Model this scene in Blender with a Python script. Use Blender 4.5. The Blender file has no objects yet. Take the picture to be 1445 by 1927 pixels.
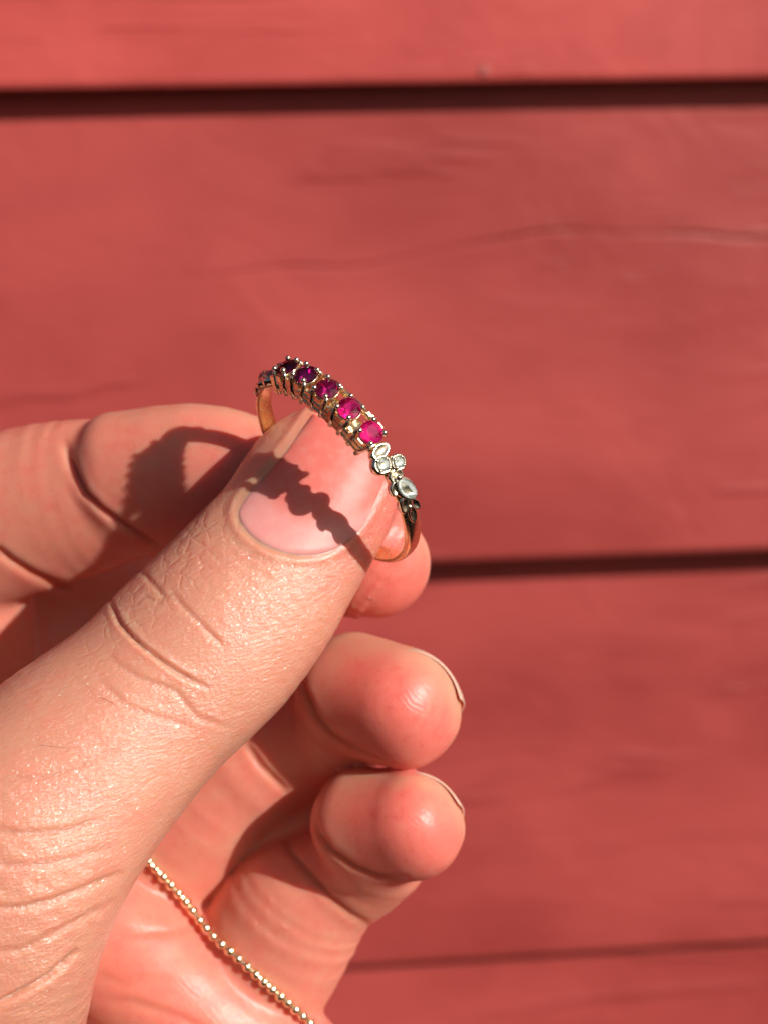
import bpy, bmesh, math, random
import numpy as np
from mathutils import Vector, Matrix
from mathutils.bvhtree import BVHTree
rnd = random.Random(7)
nrs = np.random.RandomState(11)
SC = bpy.context.scene
COL = SC.collection
MM = 0.001

# ------------------------------------------------------------------ camera, sky, sun, exposure
F, D = 2940.0, 140.0              # focal length in photo pixels, distance to the ring in mm
CX, CY = 722.5, 963.5
PITCH, YAW, ROLL = math.radians(17.97), math.radians(4.94), math.radians(-0.61)
WALL_D = 0.378                    # camera to wall, metres
CAM_POS = Vector((0.0, -WALL_D, 1.45))
_f = Vector((math.sin(YAW)*math.cos(PITCH), math.cos(YAW)*math.cos(PITCH), -math.sin(PITCH)))
_r = _f.cross(Vector((0, 0, 1))).normalized()
_u = _r.cross(_f)
AX_R = math.cos(ROLL)*_r + math.sin(ROLL)*_u
AX_U = -math.sin(ROLL)*_r + math.cos(ROLL)*_u
AX_B = -_f
ROT = Matrix((AX_R, AX_U, AX_B)).transposed()
cam = bpy.data.cameras.new('camera')
cam_o = bpy.data.objects.new('camera', cam)
COL.objects.link(cam_o)
cam_o.matrix_world = Matrix.Translation(CAM_POS) @ ROT.to_4x4()
cam.sensor_fit = 'VERTICAL'
cam.sensor_height = 36.0
cam.sensor_width = 27.0
cam.lens = 36.0*F/1927.0
cam.clip_start = 0.01
cam.clip_end = 50
cam.dof.use_dof = True
cam.dof.focus_distance = (D-1.0)*MM
cam.dof.aperture_fstop = cam.lens/1.9
SC.camera = cam_o

SUN_CAM = Vector((0.95, 0.46, 1.0)).normalized()
SUN = (ROT @ SUN_CAM).normalized()
w = bpy.data.worlds.new('World')
SC.world = w
w.use_nodes = True
nt = w.node_tree
nt.nodes.clear()
sky = nt.nodes.new('ShaderNodeTexSky')
sky.sky_type = 'NISHITA'
sky.sun_disc = False
sky.sun_elevation = math.asin(SUN.z)
sky.sun_rotation = math.atan2(SUN.x, SUN.y)
sky.dust_density = 3.0
sky.ozone_density = 0.0
sky.air_density = 0.7
bg = nt.nodes.new('ShaderNodeBackground')
bg.inputs['Strength'].default_value = 0.05
wo = nt.nodes.new('ShaderNodeOutputWorld')
nt.links.new(sky.outputs[0], bg.inputs[0])
nt.links.new(bg.outputs[0], wo.inputs[0])
sl = bpy.data.lights.new('sun', 'SUN')
sl.energy = 5.0
sl.angle = math.radians(0.9)
sl.color = (1.0, 0.95, 0.88)
so = bpy.data.objects.new('sun', sl)
COL.objects.link(so)
so.rotation_euler = SUN.to_track_quat('Z', 'Y').to_euler()
SC.view_settings.view_transform = 'Standard'
SC.view_settings.look = 'None'
SC.view_settings.exposure = -0.06
SC.view_settings.gamma = 1.0
SC.cycles.use_denoising = True
SC.cycles.denoiser = 'OPENIMAGEDENOISE'
SC.cycles.denoising_prefilter = 'NONE'   # keeps the pin-point glints on the skin
SC.cycles.use_adaptive_sampling = False
SC.cycles.max_bounces = 12
SC.cycles.transmission_bounces = 10
SC.cycles.sample_clamp_indirect = 6.0

# ------------------------------------------------------------------ helpers
def P(px, py, z):
    """photo pixel + height above the focus plane (mm) -> mm in the camera's frame, origin on the focus plane"""
    k = (D-z)/F
    return np.array([(px-CX)*k, (CY-py)*k, z], dtype=np.float64)

def place(o, origin):
    """origin: mm in the camera frame; the object's vertices are mm*0.001 relative to it"""
    v = Vector((origin[0]*MM, origin[1]*MM, (origin[2]-D)*MM))
    o.matrix_world = Matrix.Translation(CAM_POS + ROT @ v) @ ROT.to_4x4()

def mesh_np(name, verts, faces, smooth=True):
    me = bpy.data.meshes.new(name)
    me.from_pydata([tuple(v) for v in verts], [], [tuple(f) for f in faces])
    if smooth:
        me.polygons.foreach_set('use_smooth', [True]*len(me.polygons))
    me.update()
    return me

def link(name, me, mat, parent=None):
    o = bpy.data.objects.new(name, me)
    COL.objects.link(o)
    if mat and not me.materials:
        me.materials.append(mat)
    if parent:
        o.parent = parent
    return o

def tag(o, label, cat, group=None):
    o['label'] = label
    o['category'] = cat
    if group:
        o['group'] = group
    return o

def unit(v):
    v = np.asarray(v, float)
    return v/np.linalg.norm(v)

class NT:
    def __init__(s, name):
        s.m = bpy.data.materials.new(name)
        s.m.use_nodes = True
        s.t = s.m.node_tree
        s.t.nodes.clear()
        s.out = s.n('ShaderNodeOutputMaterial')
        s.b = s.n('ShaderNodeBsdfPrincipled')
        s.l(s.b.outputs[0], s.out.inputs[0])
    def n(s, typ, **kw):
        nd = s.t.nodes.new(typ)
        for k, v in kw.items():
            setattr(nd, k, v)
        return nd
    def l(s, a, b):
        s.t.links.new(a, b)
    def put(s, sock, v):
        if hasattr(v, 'is_linked') or isinstance(v, bpy.types.NodeSocket):
            s.l(v, sock)
        elif isinstance(v, (tuple, list)) and len(v) == 3 and sock.type == 'RGBA':
            sock.default_value = (*v, 1)
        else:
            sock.default_value = v
    def set(s, **kw):
        for k, v in kw.items():
            s.put(s.b.inputs[k.replace('_', ' ')], v)
    def math(s, op, a, b=0.0, c=None, clamp=False):
        nd = s.n('ShaderNodeMath', operation=op, use_clamp=clamp)
        s.put(nd.inputs[0], a); s.put(nd.inputs[1], b)
        if c is not None:
            s.put(nd.inputs[2], c)
        return nd.outputs[0]
    def mix(s, f, a, b, blend='MIX'):
        nd = s.n('ShaderNodeMix', data_type='RGBA', blend_type=blend)
        s.put(nd.inputs[0], f); s.put(nd.inputs[6], a); s.put(nd.inputs[7], b)
        return nd.outputs[2]
    def ramp(s, v, lo, hi, a=0.0, b=1.0):
        nd = s.n('ShaderNodeMapRange', interpolation_type='SMOOTHSTEP')
        s.put(nd.inputs[0], v)
        for i, q in enumerate((lo, hi, a, b)):
            nd.inputs[i+1].default_value = q
        return nd.outputs[0]
    def coord(s):
        return s.n('ShaderNodeTexCoord').outputs['Object']
    def mapping(s, vec, scale=(1, 1, 1), rot=(0, 0, 0), loc=(0, 0, 0)):
        nd = s.n('ShaderNodeMapping')
        s.l(vec, nd.inputs[0])
        nd.inputs['Location'].default_value = loc
        nd.inputs['Rotation'].default_value = rot
        nd.inputs['Scale'].default_value = scale
        return nd.outputs[0]
    def noise(s, vec, scale, detail=3, rough=0.5, dist=0.0):
        nd = s.n('ShaderNodeTexNoise')
        s.l(vec, nd.inputs['Vector'])
        nd.inputs['Scale'].default_value = scale
        nd.inputs['Detail'].default_value = detail
        nd.inputs['Roughness'].default_value = rough
        nd.inputs['Distortion'].default_value = dist
        return nd.outputs[0]
    def attr(s, name):
        return s.n('ShaderNodeAttribute', attribute_name=name)
    def bump(s, h, strength, dist, normal=None):
        nd = s.n('ShaderNodeBump')
        s.put(nd.inputs['Strength'], strength)
        nd.inputs['Distance'].default_value = dist
        s.put(nd.inputs['Height'], h)
        if normal is not None:
            s.l(normal, nd.inputs['Normal'])
        return nd.outputs[0]

# ------------------------------------------------------------------ the wall: lapped boards
E = 0.31747*WALL_D                # board exposure
Z_LINE = CAM_POS.z - 0.04700*WALL_D   # lower edge of the topmost lap in the picture

def mat_paint():
    s = NT('red_wall_paint')
    co = s.coord()
    geo = s.n('ShaderNodeObjectInfo').outputs['Random']
    off = s.n('ShaderNodeCombineXYZ')
    s.l(s.math('MULTIPLY', geo, 7.0), off.inputs[0])
    add = s.n('ShaderNodeVectorMath', operation='ADD')
    s.l(co, add.inputs[0]); s.l(off.outputs[0], add.inputs[1])
    v = add.outputs[0]
    big = s.noise(s.mapping(v, (1, 1, 1.6)), 11.0, 3, 0.55)
    grain = s.noise(s.mapping(v, (0.35, 1, 1)), 90.0, 4, 0.6, 0.4)
    blot = s.noise(s.mapping(v, (0.6, 1, 1)), 42.0, 3, 0.6, 0.6)
    c = s.mix(s.ramp(big, 0.3, 0.7), (0.33, 0.045, 0.039), (0.46, 0.070, 0.062))
    c = s.mix(s.math('MULTIPLY', s.ramp(blot, 0.52, 0.75), 0.30), c, (0.28, 0.036, 0.026))
    c = s.mix(s.math('MULTIPLY', s.ramp(grain, 0.6, 0.8), 0.2), c, (0.47, 0.09, 0.075))
    strk = s.noise(s.mapping(v, (0.12, 1, 1)), 75.0, 3, 0.55, 0.8)
    c = s.mix(s.math('MULTIPLY', s.ramp(strk, 0.58, 0.70), 0.22), c, (0.25, 0.032, 0.026))
    b = s.bump(s.ramp(strk, 0.60, 0.70), 0.35, 0.0010)
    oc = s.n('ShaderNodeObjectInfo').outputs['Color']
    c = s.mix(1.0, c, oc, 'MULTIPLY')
    s.set(Base_Color=c, Specular_IOR_Level=0.28, Roughness=s.ramp(big, 0.25, 0.75, 0.42, 0.55))
    b = s.bump(blot, 0.35, 0.0022, b)
    b = s.bump(grain, 0.25, 0.0006, b)
    s.l(b, s.b.inputs['Normal'])
    return s.m

PAINT = mat_paint()
wall = bpy.data.objects.new('clapboard_wall', None)
COL.objects.link(wall)
wall.location = (0, 0, CAM_POS.z - 3*E)
tag(wall, 'wall of wide red painted clapboards, each lapped over the one below', 'wall')
X0, X1 = -0.75, 0.95
LIP = 0.0118
def wall_point(px, py):
    d = _f + AX_R*((px-CX)/F) + AX_U*((CY-py)/F)
    return CAM_POS + d*(WALL_D/d.y)
Z_CRK = wall_point(720, 474).z
for k in range(-3, 7):
    zb = Z_LINE - k*E             # lower edge of this board
    lip = LIP*(1.0, 1.22, 0.95)[k % 3] if 0 <= k <= 2 else LIP
    zb = CAM_POS.z + (zb - CAM_POS.z)*(1 - lip/WALL_D)    # the lip stands nearer the camera than the wall plane
    top = zb + E + 0.022
    nx = 420 if k == 1 else 60
    bm = bmesh.new()
    prof = [(0.0, zb, -1), (0.0, zb, 0)]
    rows = []
    # cross-section: front face leans out towards its lower edge, rounded lower arris
    def sect(x, wob):
        yb = -lip + wob
        return [(0.012, top), (0.0105-0.0125, top) if False else (0.002, top), (yb+0.0001, zb+0.0016), (yb+0.0005, zb+0.0005), (yb+0.0015, zb), (0.012, zb+0.0004)]
    ph = rnd.random()*6
    for i in range(nx+1):
        x = X0 + (X1-X0)*i/nx
        wob = 0.0004*math.sin(x*9+ph) + 0.00025*math.sin(x*23+ph*2)
        sc = sect(x, wob)
        if k == 1:
            zc = Z_CRK + 0.0010*math.sin(x*31) + 0.0006*math.sin(x*83+1) + 0.0004*math.sin(x*190) + 0.0035*math.tanh((x-0.045)*60)
            am = 0.32*max(0.0, math.sin(x*47+0.6)*math.sin(x*17+2.0)+0.25) + (0.30*max(0.0, math.sin(x*120)+0.6) if x > 0.05 else 0)
            (ya, za), (yb_, zb_) = sc[1], sc[2]
            for dz, dy in ((0.007, 0), (0.0028, -0.0003), (0.0009, -0.0005), (0.0, 0.0007), (-0.0010, 0.0001), (-0.0035, 0)):
                zz_ = zc+dz
                f_ = (za-zz_)/(za-zb_)
                sc.insert(len(sc)-4, (ya+(yb_-ya)*f_+dy*am, zz_))
        rows.append([bm.verts.new((x, y, z - wall.location.z)) for y, z in sc])
    n = len(rows[0])
    for i in range(nx):
        for j in range(n):
            bm.faces.new((rows[i][j], rows[i+1][j], rows[i+1][(j+1) % n], rows[i][(j+1) % n]))
    bm.faces.new(rows[0][::-1]); bm.faces.new(rows[-1])
    bmesh.ops.recalc_face_normals(bm, faces=bm.faces)
    me = bpy.data.meshes.new('board')
    bm.to_mesh(me); bm.free()
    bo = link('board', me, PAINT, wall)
    t_ = {0: 1.22, 1: 0.93, 2: 0.90, 3: 0.93}.get(k, 1.0)  # tints copy how brightly light falls on each board, put into the paint
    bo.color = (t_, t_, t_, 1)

def wall_point(px, py):
    d = _f + AX_R*((px-CX)/F) + AX_U*((CY-py)/F)
    t = WALL_D/d.y
    return CAM_POS + d*t
spm = NT('pale_speck'); spm.set(Base_Color=(0.55, 0.28, 0.27), Roughness=0.6)
sp2 = NT('faint_speck'); sp2.set(Base_Color=(0.45, 0.12, 0.105), Roughness=0.6)
for px, py, r, mt in ((1299, 1136, 0.0017, spm.m), (858, 853, 0.0014, sp2.m), (898, 128, 0.0011, sp2.m)):
    p = wall_point(px, py)
    # find the board face there: it leans out linearly from the top to its lower edge
    k = math.floor((Z_LINE-p.z)/E) + 1
    zb = Z_LINE - k*E
    lip = LIP*(1.0, 1.22, 0.95)[k % 3] if 0 <= k <= 2 else LIP
    fr = (p.z-zb)/(E+0.022)
    y = -lip*(1-fr) + 0.002*fr
    vs, fs = [], []
    ring_n = 14
    for a in range(ring_n):
        q = 1+0.25*rnd.uniform(-1, 1)
        vs.append((r*q*math.cos(a*2*math.pi/ring_n), 0, r*q*math.sin(a*2*math.pi/ring_n)))
    for a in range(ring_n):
        vs.append((vs[a][0]*0.6, -0.00012, vs[a][2]*0.6))
    vs.append((0, -0.00014, 0))
    for a in range(ring_n):
        b = (a+1) % ring_n
        fs.append((a, b, b+ring_n, a+ring_n)); fs.append((a+ring_n, b+ring_n, 2*ring_n))
    me = mesh_np('speck', vs, fs)
    o = link('speck', me, mt, wall)
    o.location = Vector((p.x, y-0.0001, p.z)) - wall.location

# ------------------------------------------------------------------ the hand: one signed-distance surface
class Chain:
    """a limb: a centre line with elliptical sections (side, dorsal, palmar radii); nodes (px, py, z, side, dorsal, palmar) with radii in photo px"""
    def __init__(s, nodes, dorsal, caps=(None, None), smooth=True, sub=4, pw=2.0):
        s.pw = pw
        pts = np.array([P(*n[:3]) for n in nodes])
        rad = np.array([[r*(D-n[2])/F for r in n[3:6]] for n in nodes])
        dor = np.array(dorsal, float)
        if dor.ndim == 1:
            dor = np.repeat(dor[None], len(nodes), 0)
        if smooth and len(nodes) > 2:
            A = np.concatenate([pts, rad, dor], 1)
            ext = np.concatenate([2*A[:1]-A[1:2], A, 2*A[-1:]-A[-2:-1]])
            out = []
            for i in range(len(nodes)-1):
                p0, p1, p2, p3 = ext[i:i+4]
                for j in range(sub):
                    t = j/sub
                    out.append(0.5*(2*p1+(p2-p0)*t+(2*p0-5*p1+4*p2-p3)*t*t+(3*p1-p0-3*p2+p3)*t**3))
            out.append(A[-1])
            A = np.array(out)
            pts, rad, dor = A[:, :3], A[:, 3:6], A[:, 6:9]
        s.p, s.r = pts, rad
        tan = np.gradient(pts, axis=0)
        s.tan = tan/np.linalg.norm(tan, axis=1, keepdims=True)
        dor = dor - (dor*s.tan).sum(1, keepdims=True)*s.tan
        s.dor = dor/np.linalg.norm(dor, axis=1, keepdims=True)
        s.side = np.cross(s.tan, s.dor)
        s.len = np.concatenate([[0], np.cumsum(np.linalg.norm(np.diff(pts, axis=0), axis=1))])
        c0 = caps[0]*(D-nodes[0][2])/F if caps[0] else rad[0].mean()
        c1 = caps[1]*(D-nodes[-1][2])/F if caps[1] else rad[-1].mean()
        s.cap = (c0, c1)
        m = max(rad.max(), c0, c1) + 3.5
        s.lo, s.hi = pts.min(0)-m, pts.max(0)+m
    def at(s, q):
        """frame at arc length q (extrapolates straight past the ends)"""
        L = s.len
        g = lambda a: np.array([np.interp(q, L, a[:, i]) for i in range(a.shape[1])])
        p = g(s.p)
        tn = unit(g(s.tan))
        if q < 0: p = s.p[0] + s.tan[0]*q
        if q > L[-1]: p = s.p[-1] + s.tan[-1]*(q-L[-1])
        return p, tn, unit(g(s.dor)), unit(g(s.side)), g(s.r)
    def local(s, X):
        """-> distance, arc length, x (side), y (dorsal), z (along, past the ends)"""
        X = X.astype(np.float32)
        n = len(X)
        best = np.full(n, 1e9, np.float32)
        q = np.zeros(n, np.float32)
        for i in range(len(s.p)-1):
            a = s.p[i].astype(np.float32)
            ab = (s.p[i+1]-s.p[i]).astype(np.float32)
            L2 = float(ab@ab)
            wv = X-a
            t = np.clip((wv@ab)/L2, 0, 1)
            dv = wv - t[:, None]*ab
            ri, rj = s.r[i].mean(), s.r[i+1].mean()
            dd = np.sqrt((dv*dv).sum(1)) - (ri+(rj-ri)*t)
            m = dd < best
            best[m] = dd[m]
            q[m] = (s.len[i]+t*(s.len[i+1]-s.len[i]))[m]
        itp = lambda a: np.stack([np.interp(q, s.len, a[:, c]) for c in range(a.shape[1])], 1).astype(np.float32)
        wv = X - itp(s.p)
        x = (wv*itp(s.side)).sum(1); y = (wv*itp(s.dor)).sum(1); z = (wv*itp(s.tan)).sum(1)
        z = np.where((q <= 1e-4) | (q >= s.len[-1]-1e-4), z, 0)
        R = itp(s.r)
        ry = np.where(y > 0, R[:, 1], R[:, 2])
        rz = np.where(q < 0.5*s.len[-1], s.cap[0], s.cap[1])
        k0 = np.sqrt((x/R[:, 0])**2+(y/ry)**2+(z/rz)**2)
        if s.pw != 2.0:
            k0 = ((np.abs(x)/R[:, 0])**s.pw+(np.abs(y)/ry)**s.pw+(np.abs(z)/rz)**s.pw)**(1/s.pw)
            rad = np.sqrt(x*x+y*y+z*z)
            return np.where(k0 > 0.05, rad*(1-1/np.maximum(k0, 1e-3)), -ry), q, x, y, z, R
        k1 = np.sqrt((x/R[:, 0]**2)**2+(y/ry**2)**2+(z/rz**2)**2)+1e-6
        d = np.where(k0 > 0.05, k0*(k0-1)/k1, -ry)
        return d, q, x, y, z, R

def smin(a, b, k):
    h = np.clip(0.5+0.5*(b-a)/k, 0, 1)
    return b*(1-h)+a*h - k*h*(1-h)

TH = Chain([(650, 852, -11.0, 99, 78, 80), (603, 922, -10.0, 147, 98, 96), (530, 1038, -8.9, 158, 120, 128),
            (405, 1194, -7.6, 184, 160, 165), (272, 1325, -5.6, 187, 165, 172), (125, 1465, -2.8, 214, 180, 195),
            (-15, 1640, -0.8, 250, 200, 230), (-115, 1850, -4, 285, 215, 260), (-170, 2120, -16, 300, 250, 280)],
           (-0.04, 0.06, 1.0), caps=(52, None), sub=9)
IDX_D = Chain([(232, 915, -24.0, 150, 118, 112), (420, 912, -22.4, 160, 118, 120), (620, 1008, -22.2, 148, 110, 112), (712, 1064, -22.2, 108, 84, 92)],
              (0.15, 0.62, -0.76), caps=(95, 96))
IDX_M = Chain([(-120, 1015, -30, 165, 120, 120), (60, 958, -27.5, 158, 118, 118), (185, 930, -25.5, 146, 112, 112)], (0, 0.3, -0.95), caps=(None, 85))
IDX_P = Chain([(-100, 1110, -34, 160, 130, 130), (-100, 1350, -40, 170, 140, 140), (-110, 1640, -44, 190, 160, 160)], (0, 0.1, -1))
WEB = Chain([(-40, 1240, -43, 170, 120, 110), (120, 1420, -43, 190, 120, 110), (170, 1700, -42, 190, 130, 110)], (0, 0.1, -1))
MID_D = Chain([(668, 1308, -20.5, 118, 112, 112), (750, 1326, -16.8, 119, 100, 110)], (0.25, 0.62, -0.75), caps=(100, 118), pw=2.3)
MID_M = Chain([(480, 1440, -29, 116, 105, 100), (560, 1392, -28, 116, 102, 104), (645, 1352, -25, 110, 104, 104)], (0.35, 0.4, -0.85), caps=(70, 92))
MID_P = Chain([(455, 1445, -29, 118, 110, 100), (345, 1558, -31.5, 130, 112, 112), (215, 1715, -36, 130, 120, 110), (150, 1830, -38, 130, 120, 110)], (0.1, 0.2, -0.95), caps=(75, None))
RNG_D = Chain([(694, 1556, -19.8, 116, 100, 102), (766, 1551, -16.6, 103, 88, 98)], (0.3, 0.6, -0.75), caps=(98, 106), pw=2.3)
RNG_M = Chain([(592, 1672, -28, 104, 98, 92), (655, 1642, -26.5, 104, 95, 96), (715, 1605, -23, 96, 92, 92)], (0.35, 0.3, -0.87), caps=(72, 80))
RNG_P = Chain([(580, 1676, -28, 124, 110, 104), (524, 1762, -30, 140, 116, 118), (432, 1922, -34, 142, 120, 116), (400, 2010, -36, 130, 120, 110)], (0.1, 0.2, -0.95), caps=(75, None))
WEB2 = Chain([(20, 1235, -45, 175, 130, 120), (200, 1190, -46, 165, 130, 110), (380, 1200, -47, 165, 130, 110)], (0, 0.1, -1))
WEB3 = Chain([(380, 1740, -40, 130, 110, 100), (490, 1630, -35.5, 130, 110, 110), (600, 1515, -33, 110, 100, 100)], (0, 0.1, -1))
PNK_P = Chain([(600, 2230, -36, 120, 110, 100), (690, 2160, -30, 110, 100, 100)], (0.2, 0.2, -0.95))
PNK_M = Chain([(700, 2140, -28, 100, 90, 90), (765, 2085, -23, 92, 85, 85)], (0.3, 0.3, -0.9))
PNK_D = Chain([(775, 2065, -19, 92, 84, 90), (820, 2050, -17, 84, 70, 84)], (0.3, 0.55, -0.78), caps=(85, 92))
PAD = Chain([(120, 1668, -32, 150, 160, 150), (330, 1862, -30.5, 152, 160, 158), (520, 2040, -31, 150, 160, 150), (600, 2200, -34, 150, 150, 150)], (0, 0, -1))
PALM = Chain([(-110, 1640, -46, 200, 160, 150), (60, 1960, -44, 270, 160, 200), (120, 2350, -42, 320, 190, 220), (100, 2750, -42, 300, 220, 230)], (0, 0, -1))
ULN = Chain([(560, 2230, -38, 170, 150, 170), (420, 2480, -40, 230, 180, 200), (260, 2740, -42, 230, 190, 200)], (0, 0, -1))

def hand_sdf(X, want=False):
    n = len(X)
    def ev(ch):
        m = np.all((X > ch.lo) & (X < ch.hi), 1)
        d = np.full(n, 9.0, np.float32)
        if m.any():
            d[m] = ch.local(X[m])[0]
        return d
    idx = smin(smin(ev(IDX_D), ev(IDX_M), 0.9), ev(IDX_P), 1.2)
    mid = smin(smin(ev(MID_D), ev(MID_M), 2.0), ev(MID_P), 1.4)
    rng = smin(smin(ev(RNG_D), ev(RNG_M), 2.0), ev(RNG_P), 1.4)
    pnk = smin(smin(ev(PNK_D), ev(PNK_M), 0.7), ev(PNK_P), 0.9)
    palm = smin(smin(ev(PALM), ev(ULN), 5.0), smin(smin(ev(WEB), smin(ev(WEB2), ev(WEB3), 1.0), 2.0), ev(PAD), 1.5), 3.0)
    fing = np.minimum(np.minimum(idx, mid), np.minimum(rng, pnk))
    body = smin(fing, palm, 0.8)
    th = ev(TH)
    # thumb joins the palm only at its base
    kk = np.clip((-47 - X[:, 1])/12.0, 0.0, 1.0)*4.0 + 0.3
    return smin(th, body, kk)

def surface_nets(lo, hi, h, f):
    nx, ny, nz = [int(math.ceil((hi[i]-lo[i])/h))+1 for i in range(3)]
    xs = lo[0]+h*np.arange(nx); ys = lo[1]+h*np.arange(ny); zs = lo[2]+h*np.arange(nz)
    V = np.empty((nx, ny, nz), np.float32)
    step = 24
    for i in range(0, nx, step):
        gx, gy, gz = np.meshgrid(xs[i:i+step], ys, zs, indexing='ij')
        X = np.stack([gx.ravel(), gy.ravel(), gz.ravel()], 1).astype(np.float32)
        V[i:i+step] = f(X).reshape(gx.shape)
    S = V < 0
    c = np.zeros((nx-1, ny-1, nz-1), np.int8)
    for a in (0, 1):
        for b in (0, 1):
            for d in (0, 1):
                c += S[a:nx-1+a, b:ny-1+b, d:nz-1+d]
    act = (c > 0) & (c < 8)
    idx = np.full(act.shape, -1, np.int64)
    cells = np.argwhere(act)
    idx[act] = np.arange(len(cells))
    acc = np.zeros((len(cells), 3)); cnt = np.zeros(len(cells))
    i, j, k = cells.T
    corners = [(a, b, d) for a in (0, 1) for b in (0, 1) for d in (0, 1)]
    for ca in corners:
        for ax in range(3):
            if ca[ax]: continue
            cb = list(ca); cb[ax] = 1
            va = V[i+ca[0], j+ca[1], k+ca[2]]; vb = V[i+cb[0], j+cb[1], k+cb[2]]
            m = (va < 0) != (vb < 0)
            t = np.where(m, va/np.where(m, va-vb, 1), 0)
            p = np.tile(np.array(ca, float), (len(cells), 1)); p[:, ax] += t
            acc[m] += p[m]; cnt[m] += 1
    verts = (cells + acc/cnt[:, None])*h + np.array(lo)
    quads = []
    for ax in range(3):
        o1, o2 = (ax+1) % 3, (ax+2) % 3
        sl0 = [slice(None)]*3; sl1 = [slice(None)]*3
        sl0[ax] = slice(0, -1); sl1[ax] = slice(1, None)
        s0, s1 = S[tuple(sl0)], S[tuple(sl1)]
        for flip in (False, True):
            e = np.argwhere((s0 & ~s1) if not flip else (~s0 & s1))
            e = e[(e[:, o1] > 0) & (e[:, o2] > 0) & (e[:, o1] < act.shape[o1]) & (e[:, o2] < act.shape[o2])]
            def cell(d1, d2):
                q = e.copy(); q[:, o1] += d1; q[:, o2] += d2
                return idx[q[:, 0], q[:, 1], q[:, 2]]
            Q = np.stack([cell(-1, -1), cell(0, -1), cell(0, 0), cell(-1, 0)], 1)
            if flip: Q = Q[:, ::-1]
            quads.append(Q)
    return verts, np.concatenate(quads)

HL = P(-330, 2600, -30); 
lo = (-66.0, -76.0, -58.0); hi = (9.0, 17.0, 13.0)
HO = P(300, 1900, -40)            # hand origin
hv, hq = surface_nets(lo, hi, 0.43, hand_sdf)
def build_mesh(name, v, q, smooth=True):
    me = bpy.data.meshes.new(name)
    me.vertices.add(len(v)); me.vertices.foreach_set('co', np.ascontiguousarray(v, dtype=np.float32).ravel())
    me.loops.add(4*len(q)); me.loops.foreach_set('vertex_index', np.ascontiguousarray(q, dtype=np.int32).ravel())
    me.polygons.add(len(q)); me.polygons.foreach_set('loop_start', np.arange(0, 4*len(q), 4, dtype=np.int32))
    me.polygons.foreach_set('use_smooth', np.ones(len(q), bool))
    me.update(calc_edges=True)
    me.validate()
    return me
me0 = build_mesh('hand_rough', hv, hq)
tmp = bpy.data.objects.new('hand_rough', me0)
COL.objects.link(tmp)
mo = tmp.modifiers.new('s', 'SMOOTH'); mo.factor = 0.5; mo.iterations = 4
mo = tmp.modifiers.new('d', 'SUBSURF'); mo.levels = 1; mo.render_levels = 1
dg = bpy.context.evaluated_depsgraph_get()
me = bpy.data.meshes.new_from_object(tmp.evaluated_get(dg))
bpy.data.objects.remove(tmp); bpy.data.meshes.remove(me0)
nv = len(me.vertices)
co = np.empty(nv*3, np.float32); me.vertices.foreach_get('co', co); co = co.reshape(-1, 3).astype(np.float64)
def normals():
    no = np.empty(nv*3, np.float32); me.vertex_normals.foreach_get('vector', no); return no.reshape(-1, 3).astype(np.float64)
no = normals()
kz = F/(D-co[:, 2])
px = CX + co[:, 0]*kz; py = CY - co[:, 1]*kz

def local_of(ch):
    m = np.all((co > ch.lo) & (co < ch.hi), 1)
    d = np.full(nv, 9.0); q = np.zeros(nv); x = np.zeros(nv); y = np.zeros(nv); z = np.zeros(nv); R = np.ones((nv, 3))
    a = ch.local(co[m])
    d[m], q[m], x[m], y[m], z[m], R[m] = a
    return d, q, x, y, z, R
sstep = lambda a, b, v: (lambda t: t*t*(3-2*t))(np.clip((v-a)/(b-a), 0, 1))

thd, thq, thx, thy, thz, thR = local_of(TH)
on_th = thd < 0.45
ths = thq + thz                    # distance from the tip node along the thumb, mm (negative past it)
disp = np.zeros(nv)

class Nail:
    def __init__(s, ch, phi):
        s.ch, s.phi = ch, phi
# outline of the thumbnail, as it shows on the photograph: sides and base
NL = np.array([(588, 770), (545, 833), (501, 885), (466, 922), (436, 955)], float)
NR = np.array([(738, 868), (730, 896), (716, 927), (703, 952), (690, 976)], float)
NB = np.array([(436, 955), (446, 990), (474, 1017), (512, 1038), (556, 1049), (602, 1049), (640, 1033), (668, 1008), (690, 976)], float)
def spl(pts, t):
    """smooth point at fraction t (by length) of a polyline"""
    sg = np.concatenate([[0], np.cumsum(np.linalg.norm(np.diff(pts, axis=0), axis=1))]); sg /= sg[-1]
    return np.stack([np.interp(t, sg, pts[:, 0]), np.interp(t, sg, pts[:, 1])], -1)
def dense(pts, n=160, it=500):
    d = spl(pts, np.linspace(0, 1, n))
    for _ in range(it):
        d[1:-1] = 0.5*d[1:-1] + 0.25*(d[:-2]+d[2:])
    return d
OUT = dense(np.concatenate([NL, NB[1:], NR[::-1][1:]]), 300, 260)      # open at the tip
def poly_dist(pts):
    """signed px distance to the outline (negative inside; the tip side is open)"""
    m = np.where((px > 330) & (px < 830) & (py > 700) & (py < 1160) & (thd < 0.6))[0]
    out = np.full(nv, 99.0)
    X = px[m]; Y = py[m]
    best = np.full(len(m), 1e9)
    for i in range(len(pts)-1):
        a_, ab = pts[i], pts[i+1]-pts[i]
        t = np.clip(((X-a_[0])*ab[0]+(Y-a_[1])*ab[1])/(ab@ab+1e-9), 0, 1)
        best = np.minimum(best, np.hypot(X-a_[0]-t*ab[0], Y-a_[1]-t*ab[1]))
    inside = np.zeros(len(m), bool)
    j = len(pts)-1
    for i in range(len(pts)):
        xi, yi = pts[i]; xj, yj = pts[j]
        c_ = ((yi > Y) != (yj > Y)) & (X < (xj-xi)*(Y-yi)/(yj-yi+1e-12)+xi)
        inside ^= c_
        j = i
    out[m] = np.where(inside, -best, best)
    return out
nsd = poly_dist(OUT)
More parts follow.
